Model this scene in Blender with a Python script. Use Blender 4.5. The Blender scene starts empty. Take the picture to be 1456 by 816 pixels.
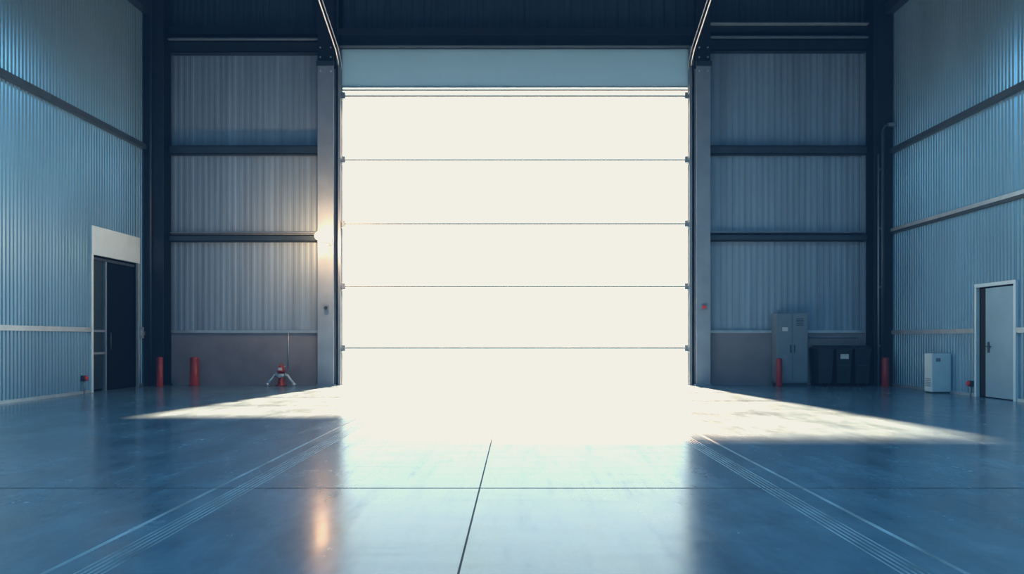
import bpy, bmesh, math, random
from mathutils import Vector, Matrix
random.seed(4)
S = bpy.context.scene
PI = math.pi

# ------------------------------------------------------------------ materials
def s2l(c):
    return tuple((v/255/12.92) if v/255 <= .04045 else ((v/255+.055)/1.055)**2.4 for v in c)

def mat(name, col, rough=.5, metal=0., noise=.0, nscale=3., bump=0., bscale=40., stretch=None, emit=None, spec=.5):
    m = bpy.data.materials.new(name); m.use_nodes = True
    nt = m.node_tree; b = nt.nodes['Principled BSDF']
    b.inputs['Base Color'].default_value = (*col, 1)
    b.inputs['Roughness'].default_value = rough
    b.inputs['Metallic'].default_value = metal
    b.inputs['Specular IOR Level'].default_value = spec
    if emit:
        b.inputs['Emission Color'].default_value = (*emit[0], 1)
        b.inputs['Emission Strength'].default_value = emit[1]
    if noise or bump:
        tc = nt.nodes.new('ShaderNodeTexCoord'); mp = nt.nodes.new('ShaderNodeMapping')
        nt.links.new(tc.outputs['Object'], mp.inputs['Vector'])
        if stretch: mp.inputs['Scale'].default_value = stretch
        if noise:
            n = nt.nodes.new('ShaderNodeTexNoise'); n.inputs['Scale'].default_value = nscale
            n.inputs['Detail'].default_value = 6
            nt.links.new(mp.outputs[0], n.inputs['Vector'])
            r = nt.nodes.new('ShaderNodeValToRGB')
            r.color_ramp.elements[0].position = .3; r.color_ramp.elements[1].position = .7
            r.color_ramp.elements[0].color = (*[max(0, c*(1-noise)) for c in col], 1)
            r.color_ramp.elements[1].color = (*[min(1, c*(1+noise)) for c in col], 1)
            nt.links.new(n.outputs['Fac'], r.inputs['Fac'])
            nt.links.new(r.outputs['Color'], b.inputs['Base Color'])
        if bump:
            n2 = nt.nodes.new('ShaderNodeTexNoise'); n2.inputs['Scale'].default_value = bscale
            nt.links.new(mp.outputs[0], n2.inputs['Vector'])
            bp = nt.nodes.new('ShaderNodeBump'); bp.inputs['Strength'].default_value = bump
            bp.inputs['Distance'].default_value = .01
            nt.links.new(n2.outputs['Fac'], bp.inputs['Height'])
            nt.links.new(bp.outputs[0], b.inputs['Normal'])
    return m

M = {}
M['clad_side'] = mat('cladding_side_steel', (.24, .42, .56), .30, .6, .12, .8, stretch=(1, 1, .3))
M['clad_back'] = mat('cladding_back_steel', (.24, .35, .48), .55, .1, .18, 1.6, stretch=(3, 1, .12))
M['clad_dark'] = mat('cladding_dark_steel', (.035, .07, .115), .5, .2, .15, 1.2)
M['plinth'] = mat('concrete_plinth', (.20, .21, .26), .7, 0, .12, 2, .3, 30)
M['steel_dark'] = mat('painted_steel_dark', (.03, .055, .085), .45, .2, .15, 2)
M['steel_black'] = mat('painted_steel_black', (.010, .022, .038), .45, .2, .15, 2)
M['steel_mid'] = mat('painted_steel_grey', (.20, .27, .35), .42, .3, .1, 2)
M['post'] = mat('post_paint', (.22, .29, .39), .6, 0, .1, 2)
M['steel_light'] = mat('galvanised_steel', (.50, .60, .68), .35, .6, .1, 5)
M['rail'] = mat('aluminium_rail', (.28, .29, .31), .5, 0, .05, 5)
M['white'] = mat('white_paint', (.56, .73, .84), .4, 0, .05, 3)
M['door_leaf'] = mat('door_leaf_paint', (.34, .54, .70), .25, .3, .05, 2)
M['black'] = mat('black_rubber', (.006, .010, .016), .5, 0, .1, 3, spec=.2)
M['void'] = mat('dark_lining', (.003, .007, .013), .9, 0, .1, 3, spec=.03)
M['red'] = mat('red_paint', (.28, .022, .026), .45, 0, .12, 5)
M['redb'] = mat('red_plastic', (.7, .03, .04), .35, 0, .05, 5)
M['bin'] = mat('bin_plastic', (.012, .025, .042), .4, 0, .1, 6)
M['cab'] = mat('cabinet_paint', (.18, .25, .32), .45, .1, .06, 3)
M['label'] = mat('label_paper', (.6, .65, .7), .6, 0, .03, 9)
M['joint'] = mat('joint_sealant', (.008, .02, .03), .7, 0, .1, 9)
M['track'] = mat('track_scuff', (.20, .32, .42), .45, 0, .5, 6, stretch=(1, .4, 1))
M['roof'] = mat('roof_sheet', (.04, .07, .10), .6, .2, .1, 2)
M['outside'] = mat('pale_concrete_yard', (.8, .8, .77), .8, 0, .04, .3)
M['glass'] = mat('dark_glass', (.02, .04, .055), .12, 0, .05, 3)
M['fill'] = mat('fill_emitter', (.8, .85, .9), .5, 0, .02, 3, emit=((.7, .85, 1), 2))  # emitting disc of the added overhead fixtures
M['glow'] = mat('sun_glow_globe', (.9, .85, .75), .5, 0, .02, 3, emit=((1, .85, .62), 1.1))  # added emitter, stands in for sun glare by the left post

# translucent sectional panel
m = bpy.data.materials.new('translucent_door_panel'); m.use_nodes = True
nt = m.node_tree; nt.nodes.clear()
o = nt.nodes.new('ShaderNodeOutputMaterial'); mx = nt.nodes.new('ShaderNodeMixShader')
d = nt.nodes.new('ShaderNodeBsdfDiffuse'); t = nt.nodes.new('ShaderNodeBsdfTranslucent')
n = nt.nodes.new('ShaderNodeTexNoise'); n.inputs['Scale'].default_value = .6
r = nt.nodes.new('ShaderNodeValToRGB')
r.color_ramp.elements[0].color = (.31, .42, .50, 1); r.color_ramp.elements[1].color = (.37, .48, .56, 1)
nt.links.new(n.outputs['Fac'], r.inputs['Fac']); nt.links.new(r.outputs['Color'], t.inputs['Color'])
d.inputs['Color'].default_value = (.45, .58, .68, 1); mx.inputs[0].default_value = .65
nt.links.new(d.outputs[0], mx.inputs[1]); nt.links.new(t.outputs[0], mx.inputs[2]); nt.links.new(mx.outputs[0], o.inputs[0])
M['panel'] = m

# polished concrete floor
m = bpy.data.materials.new('polished_concrete'); m.use_nodes = True
nt = m.node_tree; b = nt.nodes['Principled BSDF']; L = nt.links.new
tc = nt.nodes.new('ShaderNodeTexCoord')
def noise(scale, detail=6, rough=.6, st=None, rot=0):
    mp = nt.nodes.new('ShaderNodeMapping'); L(tc.outputs['Object'], mp.inputs['Vector'])
    if st: mp.inputs['Scale'].default_value = st
    mp.inputs['Rotation'].default_value = (0, 0, rot)
    n = nt.nodes.new('ShaderNodeTexNoise'); n.inputs['Scale'].default_value = scale
    n.inputs['Detail'].default_value = detail; n.inputs['Roughness'].default_value = rough
    L(mp.outputs[0], n.inputs['Vector']); return n
def ramp(src, stops):
    r = nt.nodes.new('ShaderNodeValToRGB'); e = r.color_ramp.elements
    e[0].position, e[0].color = stops[0][0], (*stops[0][1], 1)
    e[1].position, e[1].color = stops[-1][0], (*stops[-1][1], 1)
    for p, c in stops[1:-1]:
        x = e.new(p); x.color = (*c, 1)
    L(src, r.inputs['Fac']); return r
n1 = noise(.7, 10, .68); n2 = noise(2.2, 8, .7, (1, .35, 1), .5); n3 = noise(9, 6, .7, (1, .08, 1), -.3)
n4 = noise(7, 5, .7, (.1, 1, 1), .25)
c1 = ramp(n1.outputs['Fac'], [(.3, (.055, .125, .205)), (.55, (.080, .170, .265)), (.72, (.115, .22, .325))])
c2 = ramp(n2.outputs['Fac'], [(.35, (.75, .75, .75)), (.7, (1.28, 1.28, 1.28))])
mu = nt.nodes.new('ShaderNodeMix'); mu.data_type = 'RGBA'; mu.blend_type = 'MULTIPLY'; mu.inputs[0].default_value = 1
L(c1.outputs[0], mu.inputs[6]); L(c2.outputs[0], mu.inputs[7]); L(mu.outputs[2], b.inputs['Base Color'])
r1 = ramp(n2.outputs['Fac'], [(.3, (.15,)*3), (.7, (.24,)*3)])
r3 = ramp(n3.outputs['Fac'], [(.5, (0,)*3), (.75, (.08,)*3)])
r4 = ramp(n4.outputs['Fac'], [(.5, (0,)*3), (.75, (.07,)*3)])
a1 = nt.nodes.new('ShaderNodeMath'); a1.operation = 'ADD'; L(r1.outputs[0], a1.inputs[0]); L(r3.outputs[0], a1.inputs[1])
a2 = nt.nodes.new('ShaderNodeMath'); a2.operation = 'ADD'; L(a1.outputs[0], a2.inputs[0]); L(r4.outputs[0], a2.inputs[1])
L(a2.outputs[0], b.inputs['Roughness'])
bp = nt.nodes.new('ShaderNodeBump'); bp.inputs['Strength'].default_value = .08; bp.inputs['Distance'].default_value = .004
L(n2.outputs['Fac'], bp.inputs['Height']); L(bp.outputs[0], b.inputs['Normal'])
M['floor'] = m

# ------------------------------------------------------------------ mesh builder
class B:
    def __init__(s, name):
        s.name = name; s.v = []; s.f = []; s.mi = []; s.ms = []; s.sm = []
    def _m(s, k):
        if k not in s.ms: s.ms.append(k)
        return s.ms.index(k)
    def add(s, vs, fs, k, smooth=False):
        o = len(s.v); s.v += [tuple(v) for v in vs]; i = s._m(k)
        for f in fs: s.f.append([o+q for q in f]); s.mi.append(i); s.sm.append(smooth)
        return s
    def box(s, x0, x1, y0, y1, z0, z1, k, bev=0.0):
        if bev:
            bm = bmesh.new(); bmesh.ops.create_cube(bm, size=1)
            for v in bm.verts: v.co = Vector(((x0+x1)/2+v.co.x*(x1-x0), (y0+y1)/2+v.co.y*(y1-y0), (z0+z1)/2+v.co.z*(z1-z0)))
            bmesh.ops.bevel(bm, geom=bm.edges[:], offset=bev, segments=2, affect='EDGES')
            bm.verts.index_update()
            s.add([v.co[:] for v in bm.verts], [[v.index for v in f.verts] for f in bm.faces], k); bm.free(); return s
        vs = [(x0,y0,z0),(x1,y0,z0),(x1,y1,z0),(x0,y1,z0),(x0,y0,z1),(x1,y0,z1),(x1,y1,z1),(x0,y1,z1)]
        return s.add(vs, [(0,3,2,1),(4,5,6,7),(0,1,5,4),(1,2,6,5),(2,3,7,6),(3,0,4,7)], k)
    def frus(s, cx, cy, z0, z1, w0, d0, w1, d1, k):
        vs = []
        for z, w, dd in ((z0, w0, d0), (z1, w1, d1)):
            vs += [(cx-w/2,cy-dd/2,z),(cx+w/2,cy-dd/2,z),(cx+w/2,cy+dd/2,z),(cx-w/2,cy+dd/2,z)]
        return s.add(vs, [(0,3,2,1),(4,5,6,7),(0,1,5,4),(1,2,6,5),(2,3,7,6),(3,0,4,7)], k)
    def lathe(s, cx, cy, prof, k, seg=24, axis='Z', cz=0):
        vs = []; fs = []
        for (r, h) in prof:
            for i in range(seg):
                a = 2*PI*i/seg
                if axis == 'Z': vs.append((cx+r*math.cos(a), cy+r*math.sin(a), cz+h))
                elif axis == 'X': vs.append((cx+h, cy+r*math.cos(a), cz+r*math.sin(a)))
                else: vs.append((cx+r*math.cos(a), cy+h, cz+r*math.sin(a)))
        for j in range(len(prof)-1):
            for i in range(seg):
                a, b2 = j*seg+i, j*seg+(i+1) % seg
                fs.append((a, b2, b2+seg, a+seg))
        fs.append(tuple(range(seg-1, -1, -1))); fs.append(tuple((len(prof)-1)*seg+i for i in range(seg)))
        return s.add(vs, fs, k, True)
    def tube(s, pts, r, k, seg=10):
        pts = [Vector(p) for p in pts]; vs = []; fs = []
        for i, p in enumerate(pts):
            t = (pts[min(i+1, len(pts)-1)]-pts[max(i-1, 0)]).normalized()
            u = t.cross(Vector((1, 0, 0)))
            if u.length < .2: u = t.cross(Vector((0, 1, 0)))
            u.normalize(); w = t.cross(u)
            for q in range(seg):
                a = 2*PI*q/seg; vs.append(p+u*r*math.cos(a)+w*r*math.sin(a))
        for j in range(len(pts)-1):
            for i in range(seg):
                a, b2 = j*seg+i, j*seg+(i+1) % seg
                fs.append((a, b2, b2+seg, a+seg))
        fs.append(tuple(range(seg))); fs.append(tuple((len(pts)-1)*seg+i for i in range(seg)))
        return s.add(vs, fs, k, True)
    def corr(s, axis, a0, a1, pos, inward, z0, z1, pitch, amp, k, seams=0):
        """vertical trapezoidal cladding; axis 'Y' -> sheet in YZ plane at x=pos"""
        prof = []; a = a0; n = 0
        while a < a1-1e-6:
            for fr, h in ((0, 0), (.34, 0), (.5, 1), (.84, 1)):
                q = a+fr*pitch
                if q > a1: break
                prof.append((q, h))
            a += pitch; n += 1
            if seams and n % seams == 0:
                prof.append((a, 0)); prof.append((a+.004, -1.0)); prof.append((a+.02, -1.0)); prof.append((a+.024, 0)); a += .024
        prof.append((a1, 0)); vs = []; fs = []
        for q, h in prof:
            c = pos+inward*amp*h
            for z in (z0, z1): vs.append((c, q, z) if axis == 'Y' else (q, c, z))
        for i in range(len(prof)-1): fs.append((2*i, 2*i+2, 2*i+3, 2*i+1))
        return s.add(vs, fs, k)
    def done(s, parent=None):
        me = bpy.data.meshes.new(s.name); me.from_pydata(s.v, [], s.f)
        for k in s.ms: me.materials.append(M[k])
        for p, i, sm in zip(me.polygons, s.mi, s.sm): p.material_index = i; p.use_smooth = sm and len(p.vertices) == 4
        bm = bmesh.new(); bm.from_mesh(me)
        if not any(k.startswith('clad') for k in s.ms): bmesh.ops.recalc_face_normals(bm, faces=bm.faces)
        bm.to_mesh(me); bm.free()
        ob = bpy.data.objects.new(s.name, me); S.collection.objects.link(ob)
        if parent: ob.parent = parent
        return ob
def empty(name):
    e = bpy.data.objects.new(name, None); S.collection.objects.link(e); return e

XL, XR, YB, YF, ZC = -9.56, 9.63, 18.45, -5.0, 11.5
DL, DR, DT = -4.58, 4.48, 8.78     # door opening

# ------------------------------------------------------------------ shell
B('floor').box(XL-.2, XR+.2, YF-.2, YB+.15, -.2, 0, 'floor').done()
B('ground_yard').box(-70, 70, YB+.15, 120, -.25, -.02, 'outside').done()
B('ceiling').box(XL-.2, XR+.2, YF-.2, YB+.3, ZC, ZC+.15, 'roof').done()

w = B('wall_back')
for a, c in ((XL-.2, DL-.1), (DR+.1, XR+.2)):
    w.box(a, c, YB+.05, YB+.2, 0, ZC, 'steel_dark')
w.box(DL-.1, DR+.1, YB+.05, YB+.2, DT, ZC, 'steel_dark')
for a, c in ((XL, DL-.1), (DR+.1, XR)):
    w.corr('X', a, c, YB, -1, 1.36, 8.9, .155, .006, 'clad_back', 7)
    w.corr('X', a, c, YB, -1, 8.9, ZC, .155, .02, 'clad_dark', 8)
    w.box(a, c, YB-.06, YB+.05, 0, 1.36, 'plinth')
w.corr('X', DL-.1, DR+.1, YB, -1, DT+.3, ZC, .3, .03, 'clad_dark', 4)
w.done()

w = B('wall_left')
oy0, oy1, oz = 15.8, 17.64, 3.1
w.corr('Y', YF, oy0, XL, 1, 0, ZC, .1, .018, 'clad_side')
w.corr('Y', oy0, oy1, XL, 1, oz, ZC, .1, .018, 'clad_side')
w.corr('Y', oy1, YB, XL, 1, 0, ZC, .1, .018, 'clad_side')
w.box(XL-.2, XL-.03, YF, oy0, 0, ZC, 'steel_dark').box(XL-.2, XL-.03, oy1, YB+.1, 0, ZC, 'steel_dark').box(XL-.2, XL-.03, oy0, oy1, oz, ZC, 'steel_dark')
w.done()
w = B('wall_right')
ry0, ry1, rz = 13.55, 14.64, 2.27
w.corr('Y', YF, ry0, XR, -1, 0, ZC, .1, .018, 'clad_side')
w.corr('Y', ry0, ry1, XR, -1, rz, ZC, .1, .018, 'clad_side')
w.corr('Y', ry1, YB, XR, -1, 0, ZC, .1, .018, 'clad_side')
w.box(XR+.03, XR+.2, YF, ry0, 0, ZC, 'steel_dark').box(XR+.03, XR+.2, ry1, YB+.1, 0, ZC, 'steel_dark').box(XR+.03, XR+.2, ry0, ry1, rz, ZC, 'steel_dark')
w.done()
w = B('wall_front'); w.corr('X', XL, XR, YF, 1, 0, ZC, .155, .02, 'clad_back').box(XL-.2, XR+.2, YF-.2, YF-.03, 0, ZC, 'steel_dark'); w.done()
# unseen shade board added outside over the door, keeps spots off the top panel
w = B('spot_blocker')
w.box(DL-1.5, DR+1.5, YB+.22, YB+1.6, 9.0, 9.06, 'steel_mid')
for x in (DL-1.2, -1.5, 1.5, DR+1.2): w.tube([(x, YB+1.55, 9.06), (x, YB+.2, 10.2)], .03, 'steel_mid')
w.done()

# girts / trims
g = B('trim_left_wall')
g.box(XL+.018, XL+.13, YF, YB-.5, 6.03, 6.16, 'steel_dark')
g.box(XL+.018, XL+.25, YF, YB-.5, 9.5, 9.75, 'steel_black')
g.box(XL+.018, XL+.07, YF, oy0-.09, 1.36, 1.46, 'steel_light').box(XL+.018, XL+.07, oy1+.1, YB-.5, 1.30, 1.40, 'steel_light')
g.box(XL+.018, XL+.10, oy1+.12, oy1+.2, 1.22, 1.50, 'steel_light')
g.done()
B('baseboard_left').box(XL+.018, XL+.05, YF, oy0-.09, 0, .06, 'steel_light').box(XL+.018, XL+.05, oy1+.1, YB-.5, 0, .06, 'steel_mid').done()
g = B('trim_right_wall')
g.box(XR-.13, XR-.018, YF, YB-.5, 5.93, 6.05, 'steel_dark')
g.box(XR-.25, XR-.018, YF, YB-.5, 9.5, 9.75, 'steel_black')
g.box(XR-.10, XR-.018, YF, YB-.5, 3.94, 4.02, 'steel_light').box(XR-.09, XR-.018, YF, YB-.5, 3.88, 3.94, 'steel_dark')
g.box(XR-.07, XR-.018, YF, ry0-.08, 1.32, 1.42, 'steel_light').box(XR-.07, XR-.018, ry1+.08, YB-.5, 1.32, 1.42, 'steel_light')
g.done()
B('baseboard_right').box(XR-.05, XR-.018, YF, ry0-.08, 0, .06, 'steel_light').box(XR-.05, XR-.018, ry1+.08, YB-.5, 0, .06, 'steel_light').done()
def cgirt(a, c, z0, z1, k='steel_dark', d=.16):   # C-section girt
    g.box(a, c, YB-.05-d, YB-.035-d, z0, z1, k)
    g.box(a, c, YB-.05-d, YB-.03, z1-.02, z1, k); g.box(a, c, YB-.05-d, YB-.03, z0, z0+.02, k)
for a, c, off in ((-9.02, -5.13, 0), (5.0, 9.08, .05)):
    for fn in range(6):
        g = B('trim_back_wall')
        if fn == 0: cgirt(a, c, 5.99, 6.22)
        if fn == 1:
            cgirt(a, c, 3.73+off*.3, 3.90+off*.3); g.box(a, c, YB-.16, YB-.03, 3.955+off*.3, 3.985+off*.3, 'steel_mid')
        if fn == 2:
            cgirt(a, c, 8.62+off, 8.90+off, 'steel_black', .2); g.box(a, c, YB-.3, YB-.03, 8.93+off, 8.97+off, 'steel_mid')
        if fn == 3: g.box(a, c, YB-.2, YB-.03, 9.12+off, 9.3+off, 'steel_black')
        if fn == 4: g.box(a, c, YB-.10, YB-.03, 1.36, 1.43, 'steel_light')
        if fn == 5:
            g.box(a, c, YB-.3, YB-.03, 10.4, 10.7, 'steel_black')
            if off: g.box(a, c, YB-.32, YB-.2, 9.33, 9.36, 'steel_light')
        g.done()
# lintel beam over the door
l = B('door_lintel_beam')
l.box(DL-.02, DR+.02, YB-.28, YB+.04, DT, DT+.02, 'steel_dark').box(DL-.02, DR+.02, YB-.28, YB+.04, DT+.42, DT+.44, 'steel_dark').box(DL-.02, DR+.02, YB-.1, YB-.06, DT, DT+.44, 'steel_dark')
l.box(DL-.02, DR+.02, YB-.30, YB-.28, DT+.28, DT+.44, 'steel_black').done()

# columns (I sections, web parallel to Y)
def icol(name, x0, x1, y0, y1, z1, k, ktop=None, zs=None):
    c = B(name)
    def seg(a, b2, kk):
        c.box(x0, x1, y0, y0+.03, a, b2, kk); c.box(x0, x1, y1-.03, y1, a, b2, kk)
        xm = (x0+x1)/2; c.box(xm-.015, xm+.015, y0+.03, y1-.03, a, b2, kk)
    if zs: seg(0, zs, k); seg(zs, z1, ktop)
    else: seg(0, z1, k)
    c.box(x0-.03, x1+.03, y0-.04, y1+.0, 0, .03, k)
    return c
c = icol('steel_column', XL+.03, -9.03, 17.95, 18.38, ZC, 'steel_black')
c.tube([(-9.33, 17.9, 0), (-9.33, 17.9, ZC)], .03, 'steel_dark').done()
c = icol('steel_column', 9.12, XR-.04, 17.95, 18.38, ZC, 'steel_black')
c.tube([(9.30, 17.88, 0), (9.30, 17.88, 6.5), (9.36, 17.88, 6.62), (9.55, 17.86, 6.64)], .045, 'steel_dark')
c.tube([(9.20, 17.9, .0), (9.20, 17.9, 5.9)], .022, 'steel_mid')
for z in (1, 2.5, 4, 5.5): c.box(9.24, 9.36, 17.92, 17.96, z, z+.05, 'steel_mid')
c.box(9.42, 9.60, 17.8, 17.95, 6.60, 6.68, 'steel_mid').done()
posts = []
for x0, x1 in ((-5.13, -4.72), (4.62, 4.98)):
    c = icol('door_post', x0, x1, 18.1, 18.38, ZC, 'post', 'steel_black', 8.25)
    c.box(x0-.02, x1+.02, 18.05, 18.1, 8.22, 8.34, 'steel_dark')
    for z in (8.1, 8.45, 8.7):
        for xx in (x0+.07, x1-.07): c.lathe(xx, 18.1, [(.022, -.02), (.022, 0)], 'steel_light', 8, 'Y', z)
    posts.append(c.done())

# ------------------------------------------------------------------ sectional door
door = empty('door_1')
p = B('top_panel'); YD = YB-.05
p.box(DL+.0, DR-.0, YD, YD+.04, 7.80, DT, 'panel'); p.done(door)
p = B('rails')
for z, h in ((7.71, .03), (7.555, .04), (5.885, .034), (4.215, .034), (2.575, .034), (.965, .04)):
    p.box(DL+.02, DR-.02, YD-.02, YD+.04, z-h/2, z+h/2, 'rail')
p.box(DL+.02, DR-.02, YD-.02, YD+.05, 7.77, 7.80, 'steel_light')
p.done(door)
p = B('tracks')
for sx, x in ((1, DL), (-1, DR)):
    a, b2 = sorted((x-sx*.10, x-sx*.07)); p.box(a, b2, YD-.14, YD+.1, 0, 8.3, 'steel_dark')
    a, b2 = sorted((x-sx*.10, x+sx*.0)); p.box(a, b2, YD-.14, YD-.12, 0, 8.3, 'steel_mid')
    a, b2 = sorted((x-sx*.10, x-sx*.0)); p.box(a, b2, YD+.08, YD+.1, 0, 8.9, 'steel_light')
    # rollers & brackets
    for z in (7.555, 5.885, 4.215, 2.575, .965):
        a, b2 = sorted((x-sx*.03, x+sx*.10)); p.box(a, b2, YD-.07, YD-.02, z-.08, z+.08, 'steel_mid')
        p.lathe(x-sx*.05, YD-.05, [(.05, -.03), (.05, .03)], 'steel_dark', 14, 'X', z-.11)
        p.tube([(x-sx*.07, YD-.05, z-.11), (x+sx*.08, YD-.05, z-.11)], .012, 'steel_light')
    # inclined high-lift track above
    xx = x-sx*.065
    pts = [(xx, YD-.05, 8.2), (xx, YD-.12, 8.42), (xx, YD-.4, 8.62), (xx, YD-.9, 8.80), (xx, YD-2.2, 9.25), (xx, YD-5.5, 10.45)]
    p.tube(pts, .020, 'steel_light', 8)
    p.tube([(q[0]+sx*.07, q[1], q[2]+.03) for q in pts], .014, 'steel_mid', 8)
    p.tube([(xx, YD-5.4, 10.4), (xx, YD-5.4, ZC)], .02, 'steel_dark')
p.done(door)

# ------------------------------------------------------------------ side door left (dark opening with leaf + side light)
d1 = empty('door_2')
p = B('frame')
p.box(XL+.0, XL+.06, oy0-.08, oy1+.09, oz, 3.75, 'white', .006)
p.box(XL+.0, XL+.05, oy0-.08, oy0, 0, oz, 'white').box(XL+.0, XL+.05, oy1, oy1+.06, 0, oz, 'steel_light')
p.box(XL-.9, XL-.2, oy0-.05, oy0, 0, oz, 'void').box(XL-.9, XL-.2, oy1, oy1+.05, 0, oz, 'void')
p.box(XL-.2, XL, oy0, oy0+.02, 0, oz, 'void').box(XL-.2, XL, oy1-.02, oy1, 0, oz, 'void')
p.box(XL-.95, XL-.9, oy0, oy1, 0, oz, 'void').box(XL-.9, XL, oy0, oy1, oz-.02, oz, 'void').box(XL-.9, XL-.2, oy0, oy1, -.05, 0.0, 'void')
p.done(d1)
p = B('leaf')
ym = 16.4
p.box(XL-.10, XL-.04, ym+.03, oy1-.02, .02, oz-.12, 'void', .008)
p.box(XL-.10, XL-.02, oy0+.02, oy1-.02, oz-.10, oz-.04, 'steel_dark')
p.box(XL-.10, XL-.02, ym-.03, ym+.03, 0, oz-.08, 'steel_mid')
for z in (.85, 1.36): p.box(XL-.10, XL-.03, oy0+.02, ym-.03, z, z+.05, 'steel_mid')
p.box(XL-.08, XL-.07, oy0+.02, ym-.03, .05, oz-.1, 'glass')
p.tube([(XL-.0, 16.55, .95), (XL-.0, 16.55, 1.35)], .015, 'steel_dark')
p.done(d1)

# ------------------------------------------------------------------ side door right
d2 = empty('door_3')
p = B('frame')
p.box(XR-.07, XR, ry0-.07, ry0, 0, rz+.07, 'white').box(XR-.07, XR, ry1, ry1+.06, 0, rz+.07, 'white').box(XR-.07, XR, ry0, ry1, rz, rz+.07, 'white')
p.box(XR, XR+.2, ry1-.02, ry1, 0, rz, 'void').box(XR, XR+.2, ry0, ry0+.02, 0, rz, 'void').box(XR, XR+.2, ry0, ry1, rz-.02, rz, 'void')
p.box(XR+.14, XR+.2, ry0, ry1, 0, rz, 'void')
p.done(d2)
p = B('leaf')
p.box(XR-.01, XR+.04, ry0+.03, ry1-.20, .02, rz-.03, 'door_leaf', .006)
p.box(XR-.0, XR+.03, ry1-.20, ry1-.03, .02, rz-.03, 'black')
p.box(XR-.02, XR-.01, ry1-.33, ry1-.27, .92, 1.14, 'steel_dark')
p.tube([(XR-.01, ry1-.30, 1.05), (XR-.07, ry1-.30, 1.05), (XR-.07, ry1-.44, 1.05)], .012, 'steel_dark')
for z in (.3, 1.1, 1.9): p.lathe(XR-.015, ry0+.045, [(.012, 0), (.012, .1)], 'steel_light', 8, 'Z', z)
p.done(d2)

# ------------------------------------------------------------------ props
def bollard(x, y, h=.72, r=.10):
    b = B('bollard')
    b.lathe(x, y, [(r*1.3, 0), (r*1.3, .02), (r, .021), (r, h-.05), (r*.92, h-.02), (r*.7, h-.003), (r*.3, h)], 'red')
    for i in range(4):
        a = PI/4+i*PI/2; b.lathe(x+r*1.15*math.cos(a), y+r*1.15*math.sin(a), [(.010, .02), (.010, .035)], 'steel_dark', 6)
    b.done()
bollard(-9.0, 17.72, .75, .075); bollard(-8.3, 18.1, .74, .105); bollard(6.62, 17.75, .72, .075); bollard(9.22, 17.6, .74, .085)

# standpipe / hydrant
h = B('fire_hydrant'); hx, hy = -6.05, 18.05
h.lathe(hx, hy, [(.14, 0), (.14, .03), (.085, .035), (.085, .13), (.075, .14), (.075, .36)], 'red')
h.lathe(hx, hy, [(.079, .22), (.079, .31)], 'white')
h.lathe(hx, hy, [(.105, .36), (.105, .39), (.085, .40), (.08, .46), (.05, .52), (.02, .54), (.02, .58)], 'red')
for sx in (-1, 1):
    h.tube([(hx+sx*.06, hy, .28), (hx+sx*.17, hy, .27), (hx+sx*.23, hy-.02, .18), (hx+sx*.34, hy-.04, .06)], .028, 'white')
    h.lathe(hx+sx*.12, hy, [(.05, -.02), (.05, .02)], 'steel_light', 12, 'X', .28)
    h.lathe(hx+sx*.34, hy-.04, [(.05, 0), (.05, .05), (.03, .07)], 'steel_light', 12)
h.lathe(hx, hy-.08, [(.045, -.05), (.045, 0)], 'steel_light', 14, 'Y', .26)
h.box(hx-.05, hx+.05, hy-.085, hy-.08, .40, .47, 'label')
h.tube([(hx+.08, YB-.08, .5), (hx+.08, YB-.08, 1.36)], .012, 'steel_light')
h.tube([(hx+.02, hy, .48), (hx+.08, hy+.15, .5), (hx+.08, YB-.08, .5)], .012, 'steel_light')
h.done()

# electrical cabinet
c = B('electrical_cabinet')
c.box(6.66, 7.42, 18.0, 18.33, 0, .08, 'steel_dark').box(6.64, 7.44, 17.98, 18.34, .08, 1.86, 'cab', .01)
c.box(6.67, 7.03, 17.965, 17.98, .12, 1.82, 'cab', .004).box(7.05, 7.41, 17.965, 17.98, .12, 1.82, 'cab', .004)
c.box(6.98, 7.0, 17.945, 17.965, .85, 1.05, 'steel_dark').box(7.08, 7.1, 17.945, 17.965, .85, 1.05, 'steel_dark')
for i in range(5): c.box(7.14, 7.32, 17.96, 17.966, 1.55+i*.04, 1.565+i*.04, 'steel_dark')
c.box(6.78, 6.92, 17.96, 17.966, 1.4, 1.5, 'label').box(6.74, 6.9, 17.96, 17.966, .5, .8, 'steel_mid')
c.tube([(6.8, 18.25, 1.86), (6.8, 18.25, 1.95)], .025, 'steel_mid').done()
def bin_(x, lab=False):
    b = B('wheelie_bin'); y = 18.0; W = .40
    b.frus(x, y, .08, .92, W*.80, .40, W, .50, 'bin')
    b.box(x-W/2-.02, x+W/2+.02, y-.27, y+.27, .92, .96, 'bin', .008)
    b.frus(x, y, .96, 1.04, W+.03, .53, W*.7, .36, 'bin')
    b.tube([(x-W/2+.03, y+.28, .9), (x-W/2+.03, y+.31, .95), (x+W/2-.03, y+.31, .95), (x+W/2-.03, y+.28, .9)], .014, 'bin')
    for sx in (-1, 1): b.lathe(x+sx*(W*.36), y+.16, [(.09, -.03), (.09, .03)], 'black', 16, 'X', .09)
    for sx in (-1, 1): b.box(x+sx*.1-.02, x+sx*.1+.02, y-.2, y-.12, 0, .09, 'black')
    if lab: b.box(x-.10, x+.10, y-.262, y-.235, .70, .82, 'label')
    b.box(x-.12, x+.12, y-.25, y-.2, .52, .55, 'steel_dark')
    b.done()
bin_(7.80); bin_(8.27, True); bin_(8.74)
B('trim_conduit').tube([(7.50, YB-.08, 1.25), (8.9, YB-.08, 1.25), (8.96, YB-.08, 1.19), (8.96, YB-.08, .05)], .016, 'steel_mid').done()

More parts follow.
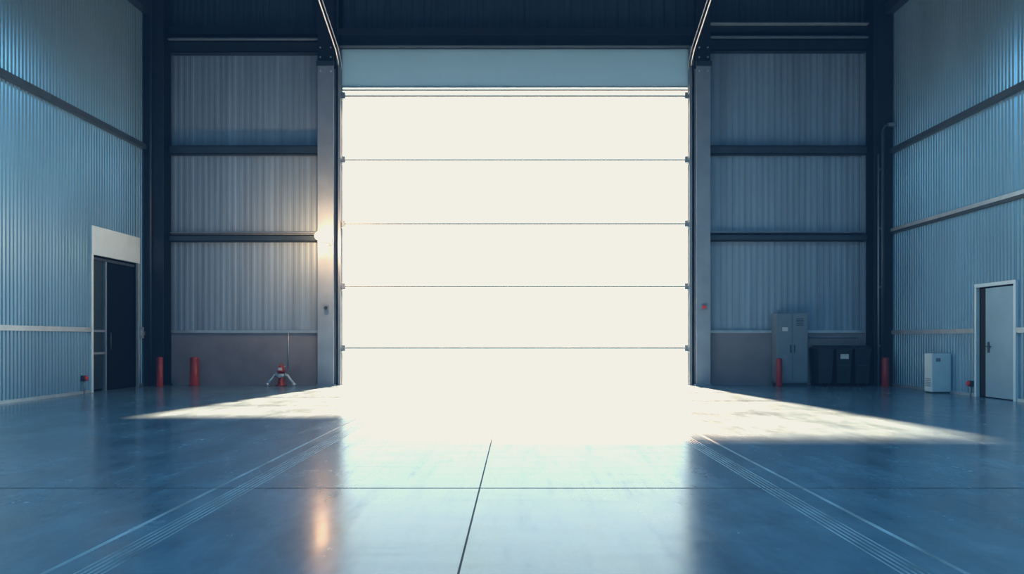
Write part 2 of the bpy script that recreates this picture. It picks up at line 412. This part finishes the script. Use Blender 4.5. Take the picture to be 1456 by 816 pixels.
# low white heater unit by the right wall
c = B('wall_heater')
c.box(9.18, 9.60, 15.55, 15.85, .03, .88, 'white', .012).box(9.2, 9.58, 15.57, 15.83, 0, .03, 'steel_dark')
c.box(9.22, 9.56, 15.543, 15.55, .10, .84, 'white', .003).box(9.26, 9.36, 15.538, 15.543, .70, .78, 'steel_mid')
for i in range(5): c.box(9.172, 9.18, 15.6, 15.8, .15+i*.04, .165+i*.04, 'steel_mid')
c.done()
def valve(x, y, z, sx):
    v = B('red_valve')
    v.box(min(x, x+sx*.06), max(x, x+sx*.06), y-.06, y+.06, z-.06, z+.06, 'steel_dark')
    v.lathe(x+sx*.06, y, [(.055, 0), (.055, sx*.03), (.03, sx*.05)], 'redb', 16, 'X', z)
    v.tube([(x+sx*.03, y, z-.05), (x+sx*.03, y, 0)], .014, 'steel_mid'); v.done()
valve(XL+.02, 15.45, .34, 1); valve(XR-.02, 14.85, .26, -1)
# call points are parts of the door posts
def callp(x, z, k, par):
    b = B('alarm_call_point'); b.box(x-.06, x+.06, 18.05, 18.1, z-.07, z+.07, 'steel_mid', .006)
    b.lathe(x, 18.05, [(.045, -.02), (.045, 0)], k, 16, 'Y', z); b.done(par)
callp(4.80, 2.02, 'redb', posts[1]); callp(-4.90, 2.0, 'steel_dark', posts[0])

# warm globe and arm added at the left door post, standing in for sun glow
wl = B('sun_glow_standin'); lx, lz, ly = -4.80, 3.70, 17.1
wl.box(lx-.05, lx+.05, 18.04, 18.10, lz-.08, lz+.08, 'steel_mid')
wl.tube([(lx, 18.05, lz-.04), (lx, 17.5, lz-.10), (lx, ly, lz-.10)], .012, 'steel_mid')
wl.lathe(lx, ly-.08, [(.02, -.09), (.07, -.075), (.10, -.03), (.11, 0), (.10, .03), (.07, .05)], 'glow', 20, 'Y', lz)
wl.done(posts[0])
ld = bpy.data.lights.new('added_light', 'POINT'); ld.energy = 260; ld.color = (1, .56, .30); ld.shadow_soft_size = .08; ld.specular_factor = 0  # added point source, warms the post and cladding like the sun's glow
lo = bpy.data.objects.new('added_light', ld); lo.location = (lx, ly+.06, lz); S.collection.objects.link(lo); lo.parent = posts[0]

# ------------------------------------------------------------------ floor joints & wheel tracks
j = B('floor_joints')
j.box(-.306, -.294, YF, YB, 0, .0012, 'joint')
for y in (5.66, -.5): j.box(XL+.06, XR-.06, y-.008, y+.008, 0, .0012, 'joint')
j.done()
t = B('floor_wheel_tracks')
for xs in ((-2.26, -2.225, -2.19, -2.155, -2.12), (1.97, 2.005, 2.04, 2.075, 2.11)):
    for x in xs: t.box(x-.006, x+.006, YF, 16, 0, .001, 'track')
for x in (-2.42, 2.30): t.box(x-.016, x+.016, YF, 14, 0, .001, 'track')
t.done()

# roof structure
r = B('roof_beams')
for y in (0, 6, 12):
    r.box(XL+.05, XR-.05, y-.15, y+.15, ZC-.03, ZC, 'steel_black').box(XL+.05, XR-.05, y-.02, y+.02, ZC-.45, ZC-.03, 'steel_black').box(XL+.05, XR-.05, y-.15, y+.15, ZC-.48, ZC-.45, 'steel_black')
r.done()

# ------------------------------------------------------------------ lights
ZL = 8.4
for x in (-5, 0, 5):
    for y in (-2, 4, 9):
        e = B('fill_pendant')  # pendant added out of view to brighten the interior
        e.lathe(x, y, [(.08, ZL+.4), (.12, ZL+.3), (.38, ZL+.05), (.40, ZL+.04)], 'steel_dark')
        e.lathe(x, y, [(.36, ZL+.015), (.36, ZL+.035)], 'fill')
        e.tube([(x, y, ZL+.4), (x, y, ZC-.5)], .02, 'steel_dark')
        ob = e.done()
        ld = bpy.data.lights.new('added_light', 'AREA'); ld.shape = 'DISK'; ld.size = .7; ld.energy = 130; ld.color = (.30, .66, 1)
        lo = bpy.data.objects.new('added_light', ld); lo.location = (x, y, ZL); S.collection.objects.link(lo); lo.parent = ob

def spot(name, loc, aim, e, half, blend):
    ld = bpy.data.lights.new(name, 'SPOT'); ld.energy = e; ld.color = (1, .50, .28); ld.spot_size = 2*half; ld.spot_blend = blend
    ld.shadow_soft_size = .9
    o = bpy.data.objects.new(name, ld); o.location = loc
    o.rotation_euler = (Vector(aim)-Vector(loc)).to_track_quat('-Z', 'Y').to_euler(); S.collection.objects.link(o)
spot('sun_patch_spot', (.74, 48.45, 36.9), (-4.6, 14.2, 0), 3100000, math.radians(8.3), .9)  # unseen spot added in place of the sun, throws the left floor patch
spot('sun_patch_spot', (.71, 48.45, 30.8), (4.8, 13.2, 0), 2900000, math.radians(9.3), .9)  # second added spot in place of the sun, throws the right floor patch

W = bpy.data.worlds.new('sky'); S.world = W; W.use_nodes = True
bg = W.node_tree.nodes['Background']; bg.inputs[0].default_value = (.72, .92, 1, 1); bg.inputs[1].default_value = 3.4

# ------------------------------------------------------------------ camera
cd = bpy.data.cameras.new('camera'); cam = bpy.data.objects.new('camera', cd); S.collection.objects.link(cam)
cam.location = (0, 0, 1.2); cam.rotation_euler = (PI/2, 0, 0)
cd.sensor_width = 36; cd.lens = 36*1000/1456; cd.shift_x = -7/1456; cd.shift_y = 74/1456
cd.clip_end = 500; S.camera = cam

# ------------------------------------------------------------------ colour management
vs = S.view_settings; vs.view_transform = 'Standard'; vs.look = 'None'; vs.exposure = 0; vs.gamma = 1
vs.use_curve_mapping = True
cm = vs.curve_mapping; cm.extend = 'HORIZONTAL'
tops = s2l((242, 240, 228)); low = s2l((8, 22, 38))
for i in range(3):
    c = cm.curves[i]; c.points[0].location = (0, low[i]); c.points[-1].location = (1, tops[i])
cm.update()
